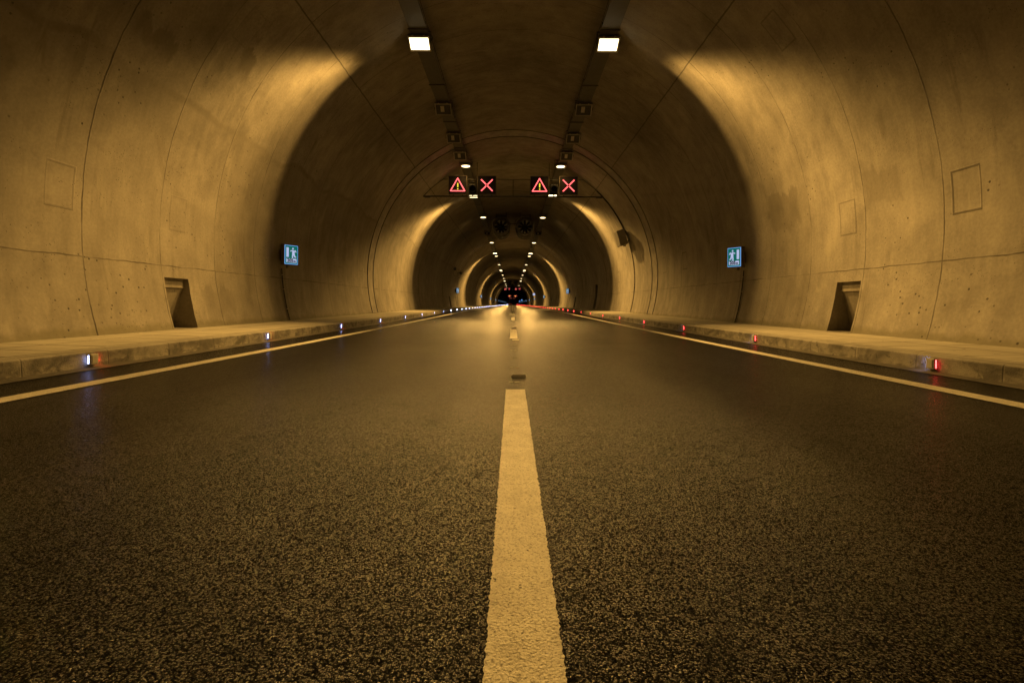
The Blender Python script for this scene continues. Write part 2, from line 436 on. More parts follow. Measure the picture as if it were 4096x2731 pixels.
tag(lining, 'curved bare concrete lining of the road tunnel, walls and vault in one shell', 'tunnel')
for (sd, a, b, zt, xb0, xb1) in niches:
    mb = MB(); zf = .235 + prof(a)
    zs = [zf-.1+(zt-zf+.1)*k/10 for k in range(11)]
    for yy in (a, b):
        for k in range(10):
            z0, z1 = zs[k], zs[k+1]
            bx = lambda z: xb0+(xb1-xb0)*(z-zf)/(zt-zf)
            mb.add([(sd*(wall_x(z0)-.001), yy, z0), (sd*bx(z0), yy, z0), (sd*bx(z1), yy, z1), (sd*(wall_x(z1)-.001), yy, z1)], [(0, 1, 2, 3)])
    # back with a small ledge, head and sill
    zl = zf+(zt-zf)*.8
    mb.add([(sd*xb0, a, zf-.1), (sd*xb0, b, zf-.1), (sd*(xb1+.02), b, zl), (sd*(xb1+.02), a, zl)], [(0, 1, 2, 3)])
    mb.add([(sd*(xb1+.02), a, zl), (sd*(xb1+.02), b, zl), (sd*(xb1-.02), b, zl+.01), (sd*(xb1-.02), a, zl+.01)], [(0, 1, 2, 3)])
    mb.add([(sd*(xb1-.02), a, zl+.01), (sd*(xb1-.02), b, zl+.01), (sd*xb1, b, zt), (sd*xb1, a, zt)], [(0, 1, 2, 3)])
    mb.add([(sd*wall_x(zt), a, zt), (sd*wall_x(zt), b, zt), (sd*xb1, b, zt), (sd*xb1, a, zt)], [(0, 1, 2, 3)])
    mb.add([(sd*(wall_x(zf)-.02), a, zf-.012), (sd*(wall_x(zf)-.02), b, zf-.012), (sd*xb0, b, zf-.012), (sd*xb0, a, zf-.012)], [(0, 1, 2, 3)])
    o = mb.build('wall_niche', M['niche'], lining)
    o['label'] = 'square opening recessed into the foot of the %s wall' % ('left' if sd < 0 else 'right')
# expansion joints: mortar band and dark seal
def arc_strip(y0, y1, proud, zlow=.3, jag=0.0):
    mb = MB(); a0 = ang(zlow); n = 72; r = RAD-proud
    ring = []
    for k in range(n+1):
        t = a0+(math.pi-2*a0)*k/n
        j0 = random.uniform(-jag, jag)
        ring.append([(p*math.cos(t), y, CZ+p*math.sin(t)) for (p, y) in ((RAD+.03, y0+j0), (r, y0+j0+.006), (r, y1-.006), (RAD+.03, y1))])
    vs = [v for q in ring for v in q]; fs = []
    for k in range(n):
        for i in range(3): fs.append((k*4+i, k*4+i+1, k*4+4+i+1, k*4+4+i))
    mb.add(vs, fs); return mb
for (y, w) in ((22.25, .8), (57.6, .6), (85.0, .5), (120.0, .5), (165.0, .5)):
    b = arc_strip(y, y+w, .016, jag=.012).build('joint_band', M['band'], lining, smooth=True, auto=40)
    arc_strip(y-.03, y-.002, .02).build('joint_seal', M['joint'], b, smooth=True, auto=40)
    arc_strip(y+w+.002, y+w+.06, .03).build('joint_seal', M['joint'], b, smooth=True, auto=40)
for y in (34.2, 45.9, 69.5, 97.0, 108.6):
    arc_strip(y, y+.05, .008).build('joint_seal', M['joint'], lining, smooth=True, auto=40)

# ------------------------------------------------------------------ road, gutters, kerbs, sidewalks
def ysteps(a, b):
    out = [a]; y = a
    while y < b:
        y += 1.0 if y < 60 else 10.0
        out.append(min(y, b))
    return out
def strip(name, prof_pts, mat, y0=Y0, y1=Y1, kind='structure', smooth=False):
    ys = ysteps(y0, y1); mb = MB(); n = len(prof_pts)
    vs = [(x, y, z+prof(y)) for y in ys for (x, z) in prof_pts]
    fs = [(i*n+k, i*n+k+1, (i+1)*n+k+1, (i+1)*n+k) for i in range(len(ys)-1) for k in range(n-1)]
    mb.add(vs, fs); o = mb.build(name, mat, smooth=smooth)
    if kind: o['kind'] = kind
    return o
strip('ground', [(-9, -.25), (9, -.25)], M['gutter'])
road = strip('road', [(x*.5, 0.0) for x in range(-9, 10)]+[(KX+.02, 0)], M['asphalt'])
road.data.update()
strip('road_edge_strip', [(-KX-.02, -.001), (-4.5, -.001)], M['asphalt'])
for sd in (-1, 1):
    s = 'left' if sd < 0 else 'right'
    strip('gutter_'+s, [(sd*(KX-.13), .004), (sd*(KX-.06), .007), (sd*(KX+.01), .02)], M['gutter'])
    strip('kerb_'+s, [(sd*KX, -.01), (sd*(KX+.012), .165), (sd*(KX+.018), .177), (sd*(KX+.03), .185), (sd*(KX+.22), .188), (sd*(KX+.222), .17)], M['kerb'])
    strip('sidewalk_'+s, [(sd*(KX+.222), .184), (sd*5.4, .2), (sd*6.5, .222)], M['walk'])

def marking(name, cx, w, ya, yb, jag, label, z=.004, step=.007, dens=None, group=None, cat='road marking'):
    mb = MB(); vs = []; fs = []; y = ya; rows = []
    l = r = 0.0
    while True:
        l = l*.25+random.uniform(-jag, jag); r = r*.25+random.uniform(-jag, jag)
        e = 0.0
        rows.append((cx-w/2+l-e, cx+w/2+r+e, y))
        if y >= yb: break
        st = step if y < 6 else (.05 if y < 15 else (.5 if y < 60 else 10))
        if y < 0: st = .5
        y = min(yb, y+st)
    # one vertex row; ends slightly rounded and rough
    for (a, b, yy) in rows:
        nx = 5
        for k in range(nx):
            dy = 0
            if yy in (ya, yb): dy = random.uniform(-jag, jag)*2
            x = a+(b-a)*k/(nx-1); vs.append((x, yy+dy, z+prof(yy)))
    for i in range(len(rows)-1):
        for k in range(4): fs.append((i*5+k, i*5+k+1, i*5+5+k+1, i*5+5+k))
    mb.add(vs, fs); o = mb.build(name, M['paint'])
    return tag(o, label, cat, group)
for sd, s in ((-1, 'left'), (1, 'right')):
    marking('edge_line', sd*3.71, .195, -30, 640, .003, 'continuous pale painted line along the %s edge of the carriageway' % s, group='edge lines')
dl = ['large worn painted dash nearest the viewer in the middle of the road', 'second painted centre dash, beyond the first road stud',
      'third painted centre dash, small and between two studs', 'fourth painted centre dash, a thin pale bar far ahead']
ords = ['first', 'second', 'third', 'fourth', 'fifth', 'sixth', 'seventh', 'eighth', 'ninth', 'tenth', 'eleventh', 'twelfth', 'thirteenth', 'fourteenth', 'fifteenth', 'sixteenth']
dashes = [(.25, 4.2)]+[(10.35+10.5*k, 14.0+10.5*k) for k in range(24)]
for k, (a, b) in enumerate(dashes):
    marking('centre_dash', .028, .16, a, b, .0026 if a < 5 else .002, dl[k] if k < 4 else 'tiny painted centre dash far down the road, one of the distant row', group='centre dashes')
for k, y in enumerate((4.6, 5.68, 6.68, 7.75, 8.75)):
    mb = MB()
    for (xa, xb) in ((-.028, .008), (.022, .07)):
        pts = [(xa+random.uniform(-.004, .004), y-.009), (xb, y-.007), (xb+.003, y+.008), ((xa+xb)/2, y+.013), (xa, y+.007)]
        mb.prism(pts, .002+prof(y), .005+prof(y))
    tag(mb.build('paint_tick', M['paint']), 'faint pair of small paint flecks, %s of five beyond the big centre dash' % ords[k], 'road marking', 'paint ticks between centre dashes')

# ------------------------------------------------------------------ road studs
def stud():
    r = empty('road_stud', (0, 0, 0), '', 'road stud', 'road studs on the centre line')
    mb = MB(); mb.prism([(-.072, -.055), (.072, -.055), (.076, .055), (-.076, .055)], 0, .004)
    lo = [(-.07, -.05), (.07, -.05), (.07, .05), (-.07, .05)]; hi = [(-.062, -.022), (.062, -.022), (.062, .022), (-.062, .022)]
    mb.add([(*p, .004) for p in lo]+[(*p, .026) for p in hi], [(4, 5, 6, 7)]+[(i, (i+1) % 4, 4+(i+1) % 4, 4+i) for i in range(4)])
    mb.build('stud_body', M['darksteel'], r)
    mb = MB()
    def on(u, v, h=.0015):  # point on front slope
        y = -.05+.028*v; return (u, y-h*.5, (.004+.022*v)+h)
    bw = .007
    for (u0, u1, v0, v1) in ((-.066, .066, .0, .26), (-.062, .062, .74, 1.0), (-.066, -.056, .22, .8), (.056, .066, .22, .8)):
        mb.add([on(u0, v0), on(u1, v0), on(u1, v1), on(u0, v1)], [(0, 1, 2, 3)])
    mb.build('stud_frame', M['rim'], r)
    mb = MB(); mb.add([on(-.055, .25, .001), on(.055, .25, .001), on(.055, .78, .001), on(-.055, .78, .001)], [(0, 1, 2, 3)])
    mb.build('stud_reflector', M['studlens'], r)
    return r
st0 = stud()
for k in range(20):
    y = 4.93+4.88*k
    o = st0 if k == 0 else copy_tree(st0)
    o.location = (.065 if k < 6 else .04, y, prof(y)+.001)
    o['label'] = ('flat metal road stud with a pale frame, %s one ahead on the centre line' % ords[k]) if k < 6 else 'tiny road stud in the far part of the centre line'

# ------------------------------------------------------------------ kerb marker lights
def marker(side, near):
    """side -1 left (white towards viewer), +1 right (red towards viewer)"""
    s = 'white' if side < 0 else 'red'
    fr = M['mk_white_near' if side < 0 else 'mk_red_near'] if near else M['mk_white' if side < 0 else 'mk_red']
    bk = M['mk_red_rear' if side < 0 else 'mk_white_rear'] if near else M['mk_red' if side < 0 else 'mk_white']
    if near:
        r = empty('kerb_marker', (0, 0, 0), '', 'marker light', 'marker lights along the %s kerb' % ('left' if side < 0 else 'right'))
        mb = MB(); d = -side   # protrudes towards road
        mb.box((d*.018, .0, 0), (.040, .10, .115), bev=.006)
        mb.box((d*.041, .0, 0), (.006, .07, .085), bev=.002)
        mb.build('marker_body', M['marker'], r)
        for (yy, nm, mt) in ((-.0535, 'front_led_strip', fr), (.0535, 'rear_led_strip', bk)):
            mb = MB()
            mb.box((d*.02, yy, 0), (.020, .006, .095), bev=.002); q = mb.build(nm+'_housing', M['black'], r)
            mb = MB()
            for k in range(6):
                mb.cyl((d*.02, yy+(-.005 if yy < 0 else .005), -.038+k*.0152), .0062, .006, 'Y', 10)
            mb.build('leds', mt, q)
        return r
    mb = MB(); d = -side
    mb.box((d*.018, 0, 0), (.040, .10, .115), bev=.006)
    o = mb.build('kerb_marker', [M['marker'], fr], None)
    bm = bmesh.new(); bm.from_mesh(o.data)
    g = bmesh.ops.create_cone(bm, cap_ends=True, segments=12, radius1=.019, radius2=.019, depth=.03,
                              matrix=Matrix.Translation((d*.022, -.055, 0)) @ Matrix.Rotation(R_(90), 4, 'X') @ Matrix.Diagonal((1, 2.1, 1, 1)))
    for v in g['verts']:
        for f in v.link_faces: f.material_index = 1
    bm.to_mesh(o.data); bm.free()
    return tag(o, '', 'marker light', 'marker lights along the %s kerb' % ('left' if side < 0 else 'right'))
for side in (-1, 1):
    s = 'left' if side < 0 else 'right'; cname = 'white' if side < 0 else 'red'
    N = marker(side, True); F = marker(side, False); un = uf = False
    for k in range(138):
        y = 5.42+3.96*k
        if k < 8: o = copy_tree(N) if un else N; un = True
        else: o = copy_tree(F) if uf else F; uf = True
        o.location = (side*(KX+.004), y+random.uniform(-.03, .03)*(k > 0), .1+prof(y))
        if k < 14: o['label'] = '%s glowing marker light on the %s kerb face, %s one counting from the viewer' % (cname, s, ords[k])
        else: o['label'] = 'tiny %s marker light in the distant continuous row on the %s kerb' % (cname, s)

# ------------------------------------------------------------------ cable trays
for side in (-1, 1):
    s = 'left' if side < 0 else 'right'
    r = empty('cable_tray', (side*2.5, 0, 7.86), 'long perforated metal cable tray hung under the %s side of the vault' % s, 'cable tray', 'cable trays')
    mb = MB(); w = .23
    mb.box((0, 130, 0), (.46, 340, .004)); mb.box((-w, 130, .02), (.004, 340, .04)); mb.box((w, 130, .02), (.004, 340, .04))
    mb.build('tray', M['traym'], r)
    mb = MB(); zc = math.sqrt(RAD**2-2.5**2)+CZ-7.86
    for k in range(60):
        y = -20+k*3.3
        for dx in (-.2, .2): mb.box((dx, y, .0+zc/2+.05), (.02, .03, zc+.1))
        mb.box((0, y, -.015), (.52, .04, .022))
    mb.build('hangers', M['darksteel'], r)
    mb = MB()
    for k, dx in enumerate((-.15, -.1, -.04, .05, .11)):
        mb.tube([(dx+.02*math.sin(y*.35+k), y, .022) for y in range(-38, 160, 3)], .016, 6)
    mb.build('cables', M['cable'], r)
    mb = MB(); mb.tube([(-side*.27+.004*math.sin(y*1.3), y, .03+.012*math.sin(y*2.1)) for y in [q*1.5-30 for q in range(90)]], .007, 6)
    mb.build('side_cable', M['cable'], r)

# ------------------------------------------------------------------ luminaires
SODIUM = (1.0, .55, .132)
def light_nodes(L, kind):
    L.use_nodes = True; t = L.node_tree; nd = t.nodes; em = nd['Emission']
    g = nd.new('ShaderNodeNewGeometry'); sp = nd.new('ShaderNodeSeparateXYZ'); t.links.new(g.outputs['Incoming'], sp.inputs[0])
    def mr(sock, a, b, c=0.0, d=1.0):
        q = nd.new('ShaderNodeMapRange'); q.interpolation_type = 'SMOOTHSTEP'
        t.links.new(sock, q.inputs['Value'])
        for k, v in zip(('From Min', 'From Max', 'To Min', 'To Max'), (a, b, c, d)): q.inputs[k].default_value = v
        return q.outputs['Result']
    def mul(a, b, op='MULTIPLY'):
        q = nd.new('ShaderNodeMath'); q.operation = op
        for i, v in enumerate((a, b)):
            if isinstance(v, float): q.inputs[i].default_value = v
            else: t.links.new(v, q.inputs[i])
        return q.outputs[0]
    z = sp.outputs['Z']; y = sp.outputs['Y']
    if kind.startswith('counter'):       # counter-beam optic: throws back along the road, hard cut-off forward and upward
        q = mul(mul(z, -1.0), mul(y, .4 if kind == 'counter' else .22), 'ADD')      # beam lifted less the further back it reaches
        a = mul(mul(mr(y, .02, -.09, 0.0, .36), mr(y, -.08, -.42, 0.0, .64), 'ADD'), mr(q, .02, .30))
        a = mul(a, mr(z, -.24, -.46))
        a = mul(a, mul(mr(y, -.12, -.62, .60, 1.0), mr(y, -.52, -.80, 1.0, .62)))
        a = mul(a, mul(mr(y, -.72, -.86, 0.0, .7), 1.0, 'ADD'))
        ax = mul(sp.outputs['X'], 0.0, 'ABSOLUTE')      # narrow main beam down the lanes, towards oncoming traffic
        lane = mul(mul(mr(ax, .30, .08), mr(z, -.04, -.20)), mul(mr(y, -.6, -.9), mr(z, *((-.70, -.52) if kind == 'counter' else (-.66, -.42)))))
        a = mul(a, mul(lane, 1.7 if kind == 'counter' else .34), 'ADD')
        a = mul(a, mul(.0015, mr(z, .3, -.2)), 'ADD')
    else:
        a = mul(mr(z, -.02, -.45), 1.0)
    t.links.new(a, em.inputs['Strength'])
def luminaire(kind, lit, tilt):
    r = empty('tunnel_lamp', (0, 0, 0), '', 'lamp')
    T = Matrix.Rotation(R_(-tilt), 4, 'X')       # glass looks down, tilted back towards the viewer
    mb = MB(); w, l, h = .58, .44, .15
    bot = [(-w/2, -l/2), (w/2, -l/2), (w/2, l/2), (-w/2, l/2)]; top = [(x*.78, y*.74) for x, y in bot]
    mb.box((0, 0, .045), (w, l, .07), T, .012)
    mb.add([(*p, .079) for p in bot]+[(*p, h) for p in top], [(4, 5, 6, 7)]+[(i, (i+1) % 4, 4+(i+1) % 4, 4+i) for i in range(4)], T)
    for k in range(5): mb.box((-.16+.08*k, 0, h+.012), (.012, l*.66, .024), T)
    mb.build('housing', M['housing'], r)
    mb = MB(); f = .035
    for (c, d) in (((0, -l/2+f/2, .004), (w, f, .012)), ((0, l/2-f/2, .004), (w, f, .012)), ((-w/2+f/2, 0, .004), (f, l-2*f, .012)), ((w/2-f/2, 0, .004), (f, l-2*f, .012))):
        mb.box(c, d, T, .002)
    for x in (-.15, .15): mb.box((x, -l/2-.008, .02), (.05, .016, .05), T, .003)
    mb.build('rim', M['rim'], r)
    if lit:
        mb = MB()
        if kind == 'counter': mb.box((0, 0, .008), (w-.08, l-.10, .006), T, .0028)
        else: mb.prism([(.21*math.cos(a*.314), .15*math.sin(a*.314)) for a in range(20)], .002, .008, 'XY', T)
        mb.build('glass', M['lit'] if kind == 'counter' else M['litfar'], r)
        if kind != 'counter':
            mb = MB(); mb.box((0, 0, .014), (w-.08, l-.08, .006), T); mb.build('reflector_plate', M['glass'], r)
    else:
        mb = MB(); mb.box((0, 0, .008), (w-.08, l-.08, .006), T); g = mb.build('glass', M['glass'], r)
        mb = MB(); mb.box((-.03, -.02, .002), (.13, .22, .004), T, .001); mb.build('reflector', M['reflector'], g)
    mb = MB()
    for x in (-w/2-.012, w/2+.012):
        mb.box((x, 0, .16), (.014, .045, .34)); mb.cyl((x, 0, .05), .03, .03, 'X', 12)
    mb.box((0, 0, .335), (w+.04, .05, .014))
    mb.build('bracket', M['darksteel'], r)
    mb = MB()
    mb.tube([(.2, .12, .12)]+[(.2+.13*math.sin(a), .12, .22-.10*math.cos(a)) for a in [q*.4 for q in range(1, 15)]]+[(.14, .12, .36)], .008, 6)
    mb.build('cable_loop', M['cable'], r)
    return r
protos = {}
def place_lamp(kind, lit, tilt, x, y, z, label, group, power=None):
    key = (kind, lit, tilt)
    if key not in protos: protos[key] = luminaire(kind, lit, tilt); o = protos[key]
    else: o = copy_tree(protos[key])
    o.location = (x, y, z); o['label'] = label; o['group'] = group
    return o
PEND = []
def add_light(o, kind, power):
    PEND.append((o, kind, power))
Lc = {}
def flush_lights():
    for (o, kind, power) in PEND:
        k = (kind, power)
        if k not in Lc:
            L = bpy.data.lights.new(kind+'_light', 'POINT'); L.energy = power; L.color = SODIUM
            L.shadow_soft_size = .11; light_nodes(L, kind); Lc[k] = L
        q = bpy.data.objects.new('light_source', Lc[k]); C.objects.link(q); q.parent = o
        q.location = (0, -.03, -.16)
LZ = 7.64   # lamp height above road (CAM_H + 6.92)
PB, PA = 3300.0, 24.0
strong = [(13.35, 'starkly glowing lamp nearest the viewer under the %s cable tray'),
          (32.4, 'glowing lamp partly hidden behind the lane signals under the %s tray'),
          (68.6, 'bright lamp just beyond the %s jet fan, under the cable tray'),
          (103.0, 'small bright lamp far down the %s row, past the ones beyond the fans'),
          (151.0, 'last bright lamp of the %s row, tiny, above the distant lane signals')]
for (y, lab) in strong:
    for sd in (-1, 1):
        s = 'left' if sd < 0 else 'right'
        x = 2.52 if y < 20 else 2.44
        z = LZ
        if y == 32.4: x, z = (2.56, 7.66) if sd < 0 else (2.56, 7.72)
        o = place_lamp('counter', True, 28 if y < 20 else 12, sd*x, y, z, lab % s, 'lit lamps of the %s row' % s)
        add_light(o, 'counter' if y < 20 else 'counter_wide', PB if y < 20 else PB*1.3)
# lamps behind the viewer that light the foreground
for sd in (-1, 1):
    s = 'left' if sd < 0 else 'right'
    o = place_lamp('counter', True, 38, sd*2.5, -23.0, LZ, 'glowing lamp behind the viewer under the %s cable tray' % s, 'lit lamps of the %s row' % s)
    add_light(o, 'counter', PB)
weak = [25.5, 40.6, 57.3, 73.4, 89.3, 106.5, 121.5, 137.5]
wl = ['lit lamp right above the near lane signals in the %s row', 'lit lamp beside the %s jet fan, just outside it', 'lit lamp below the %s jet fan, first one past it',
      'smaller lit lamp directly after the pair past the fan, %s row', 'faint lit lamp, fourth smallest group of the %s row', 'faint lit lamp midway to the distant signals, %s row',
      'dim tiny lamp, second from the end of the %s row', 'dim tiny lamp just before the last bright one, %s row']
for y, lab in zip(weak, wl):
    for sd in (-1, 1):
        s = 'left' if sd < 0 else 'right'
        o = place_lamp('plain', True, 5, sd*2.42, y, 7.72, lab % s, 'lit lamps of the %s row' % s)
        if y < 120: add_light(o, 'plain', PA)
for k, y in enumerate((17.8, 20.9, 23.4, 49.0)):
    for sd in (-1, 1):
        s = 'left' if sd < 0 else 'right'
        lab = ['largest unlit grey lamp of the %s row, pale reflector behind its glass', 'unlit grey lamp in the middle of three under the %s tray',
               'unlit grey lamp just in front of the lit one above the signals, %s row', 'unlit dark lamp hanging just past the %s jet fan'][k] % s
        place_lamp('flood', False, 40, sd*2.5, y, 7.62, lab, 'unlit lamps under the cable trays')
for k, (y, sds) in enumerate(((176.0, (-1,)), (192.0, (-1, 1)), (211.0, (-1,)))):
    for sd in sds:
        lab = ['dim speck-like lamp over the distant lane signals, first of three on the left', 'dim speck-like lamp over the distant lane signals, middle one on the left', 'dim speck-like lamp over the distant lane signals, last of three on the left'][k]
        if sd > 0: lab = 'only dim speck-like lamp over the distant lane signals on the right'
        o = place_lamp('plain', True, 5, sd*2.45, y, 7.72, lab, 'faint lamps over the distant signals')
        if k == 1: add_light(o, 'counter', PB*.6)
        if k == 2: add_light(o, 'counter', PB*.3)

flush_lights()

# ------------------------------------------------------------------ lane signal gantries
def dots(mb, p0, p1, width, r, pitch, y):
    p0 = Vector(p0); p1 = Vector(p1); d = p1-p0; L = d.length; d.normalize(); nrm = Vector((-d.y, d.x))
    n = max(1, int(round(L/pitch))); rows = 2
    for i in range(n+1):
        for k in range(rows):
            c = p0+d*(L*i/n)+nrm*((k-.5)*width)
            mb.lathe([(.0004, y-.004), (r, y-.003), (r, y+.004)], 'Y', 7, (c.x, 0, c.y))
def panel(kind):
    r = empty('lane_signal', (0, 0, 0), '', 'lane signal')
    S = .49
    mb = MB(); mb.box((0, .13, 0), (.92, .22, .92), None, .01)
    for (c, d) in (((0, 0, S-.012), (.98, .1, .024)), ((0, 0, -S+.012), (.98, .1, .024)), ((-S+.012, 0, 0), (.024, .1, .932)), ((S-.012, 0, 0), (.024, .1, .932))): mb.box(c, d, None, .002)
    mb.build('frame', M['vmsframe'], r)
    mb = MB(); mb.box((0, .0, 0), (.93, .04, .93)); mb.build('display_face', M['vmsface'], r)
    y = -.028
    if kind == 'warning':
        mb = MB()
        A, B, T = (-.375, -.30), (.375, -.30), (0, .36)
        dots(mb, A, B, .030, .0155, .03, y); dots(mb, A, T, .030, .0155, .03, y); dots(mb, B, T, .030, .0155, .03, y)
        mb.build('triangle_symbol', M['led_red'], r)
        mb = MB(); mb.box((.005, y, 0), (.062, .01, .22), None, .004); mb.box((.005, y, -.2), (.062, .01, .062), None, .004)
        mb.build('exclamation_symbol', M['led_yellow'], r)
    else:
        mb = MB(); q = .29
        for sx in (-1, 1):
            for sy in (-1, 1): dots(mb, (sx*.04, sy*.04), (sx*q, sy*q), .034, .0165, .03, y)
        mb.build('cross_symbol', M['led_red'], r)
    mb = MB(); mb.box((-.25, .16, -.5), (.05, .05, .06)); mb.box((.25, .16, -.5), (.05, .05, .06)); mb.build('mount', M['darksteel'], r)
    return r
pW, pX = panel('warning'), panel('cross')
def signal_head(lit):
    r = empty('traffic_light', (0, 0, 0), '', 'traffic light')
    mb = MB(); mb.box((0, .08, 0), (.40, .16, .5), None, .02); mb.build('backboard', M['black'], r)
    mb = MB()
    prof_ = [(.165, 0), (.175, -.22), (.165, -.22), (.155, 0)]
    mb.lathe(prof_, 'Y', 20, (0, 0, .0), None, True); mb.build('visor', M['black'], r)
    mb = MB(); mb.lathe([(.0005, -.03), (.08, -.022), (.15, 0)], 'Y', 20); mb.build('lens', M['amber'] if lit else M['fandark'], r, True)
    mb = MB(); mb.box((0, .08, -.28), (.06, .05, .08)); mb.box((.13, .0, -.235), (.05, .02, .012)); mb.build('clamp', M['galv'], r)
    return r
hD, hL = signal_head(False), signal_head(True)
firsts = dict(W=True, X=True, D=True, L=True)
def put(key, proto, loc, label, group):
    o = proto if firsts[key] else copy_tree(proto); firsts[key] = False
    o.location = loc; o['label'] = label; o['group'] = group; return o
def gantry(y, lab, full=True):
    r = empty('signal_gantry', (0, y, 7.9), lab, 'gantry', 'lane signal gantries')
    zb_ = 6.385-7.9; zt_ = 7.29-7.9
    xb = wall_x(6.385); xt = wall_x(7.29)
    mb = MB(); mb.box((0, .22, zb_), (xb*2, .07, .065)); mb.build('lower_beam', M['darksteel'], r)
    mb = MB(); mb.box((0, .22, zt_), (xt*2, .04, .03)); mb.build('upper_beam', M['darksteel'], r)
    mb = MB()
    for x in (-3.35, -2.45, -1.83, -.9, 0, .9, 1.83, 2.45, 3.35): mb.box((x, .22, (zb_+zt_)/2), (.03, .03, zt_-zb_-.04))
    mb.build('posts', M['darksteel'], r)
    mb = MB()
    for x in (-1.9, 1.9):
        mb.box((x, .22, (zt_+CZ+math.sqrt(RAD**2-x*x)-7.9)/2), (.03, .03, CZ+math.sqrt(RAD**2-x*x)-7.9-zt_))
    mb.build('hangers', M['darksteel'], r)
    mb = MB()
    for sd in (-1, 1): mb.box((sd*(xb-.22), .22, zb_-.02), (.3, .12, .09)); mb.tube([(sd*(wall_x(z+7.9)-.015), .22, z) for z in [zb_+(zt_-zb_)*q/8 for q in range(9)]], .02, 6)
    mb.build('end_brackets', M['darksteel'], r)
    return r
rows = [(26.2, 'near', 0.0), (205.0, 'second', 0.0), (376.0, 'third', 0.0), (560.0, 'farthest', 0.4)]
for (y, nm, dz) in rows:
    gantry(y, {'near': 'thin steel gantry across the vault carrying the four large lane signals', 'second': 'distant steel gantry carrying the second set of small lane signals',
               'third': 'far steel gantry with the amber flashing lights', 'farthest': 'farthest steel gantry, carrying only red specks'}[nm])
    g = 'lane signals of the %s gantry' % nm
    d0 = {'near': 'large', 'second': 'small distant', 'third': 'tiny far', 'farthest': 'speck-like farthest'}[nm]
    for (x, K, pr, what) in ((-2.90, 'W', pW, 'red warning triangle signal over the left lane'), (-1.375, 'X', pX, 'red cross signal over the left lane'),
                             (1.385, 'W', pW, 'red warning triangle signal over the right lane'), (2.905, 'X', pX, 'red cross signal over the right lane')):
        put(K, pr, (x, y-.02, 6.92+dz), d0+' '+what, g)
    if nm in ('near', 'third'):
        lit = nm == 'third'
        for x, s in ((-2.12, 'left'), (2.14, 'right')):
            put('L' if lit else 'D', hL if lit else hD, (x, y, 6.72), ('amber flashing light between the tiny far signals, %s side' if lit else 'unlit black signal head between the two large signals on the %s') % s, 'signal heads')

# ------------------------------------------------------------------ jet fans
def jet_fan():
    r = empty('jet_fan', (0, 0, 0), '', 'fan', 'jet fans')
    mb = MB(); mb.lathe([(.60, 0), (.70, -.10), (.745, -.10), (.755, -.06), (.70, .05), (.70, 1.2), (.73, 1.22), (.73, 2.2), (.70, 2.22), (.70, 3.5), (.66, 3.5), (.60, 3.4)], 'Y', 40, closed=True)
    mb.build('casing', M['fan'], r, True, 40)
    mb = MB()
    for a in range(9):
        th = 2*math.pi*a/9+.2
        vs = []
        for (rr, wd, tw) in ((.16, .075, .55), (.35, .085, .42), (.585, .10, .3)):
            u = Vector((math.cos(th), 0, math.sin(th))); v = Vector((-math.sin(th), 0, math.cos(th)))
            for q in (-1, 1):
                p = u*rr+v*(q*wd)+Vector((0, .9+q*wd*tw, 0)); vs += [p, p+Vector((0, .02, 0))]
        f = []
        for i in (0, 4): f += [(i, i+2, i+6, i+4), (i+1, i+5, i+7, i+3), (i, i+4, i+5, i+1), (i+2, i+3, i+7, i+6)]
        mb.add(vs, f)
    mb.build('blades', M['fandark'], r)
    mb = MB(); mb.lathe([(.0005, .55), (.08, .57), (.15, .66), (.18, .8), (.18, 1.6), (.0005, 1.62)], 'Y', 24)
    mb.build('hub', M['fandark'], r, True, 40)
    mb = MB()
    for x in (-.42, .42):
        for y in (.6, 2.8): mb.box((x, y, .95), (.05, .06, .85)); mb.box((x*.98, y, .62), (.14, .1, .05))
    mb.build('hangers', M['darksteel'], r)
    return r
F = jet_fan()
for k, (x, y, z, lab) in enumerate(((-.98, 41.6, 7.22, 'dark round jet fan hanging left of centre, near pair'), (1.02, 41.6, 7.22, 'dark round jet fan hanging right of centre, near pair'),
                                   (-.9, 156.0, 7.25, 'tiny dark jet fan of the distant pair, left one'), (1.0, 156.0, 7.25, 'tiny dark jet fan of the distant pair, right one'))):
    o = F if k == 0 else copy_tree(F); o.location = (x, y, z); o['label'] = lab
r = empty('junction_box', (-.03, 41.9, 7.1), 'grey strut with two small boxes between the near pair of jet fans', 'bracket')
mb = MB(); mb.box((0, 0, .32), (.62, .06, .05)); mb.build('strut', M['darksteel'], r)
for sx in (-1, 1):
    mb = MB(); mb.box((sx*.27, -.1, -.28), (.14, .14, .42), Matrix.Rotation(R_(sx*-12), 4, 'Y'), .01); mb.build('box', M['fan'], r)
    mb = MB(); mb.tube([(sx*.25, -.1, -.05), (sx*.18, -.1, .3), (sx*.26, -.1, .62), (sx*.5, -.1, .8)], .014, 6); mb.build('cable', M['cable'], r)

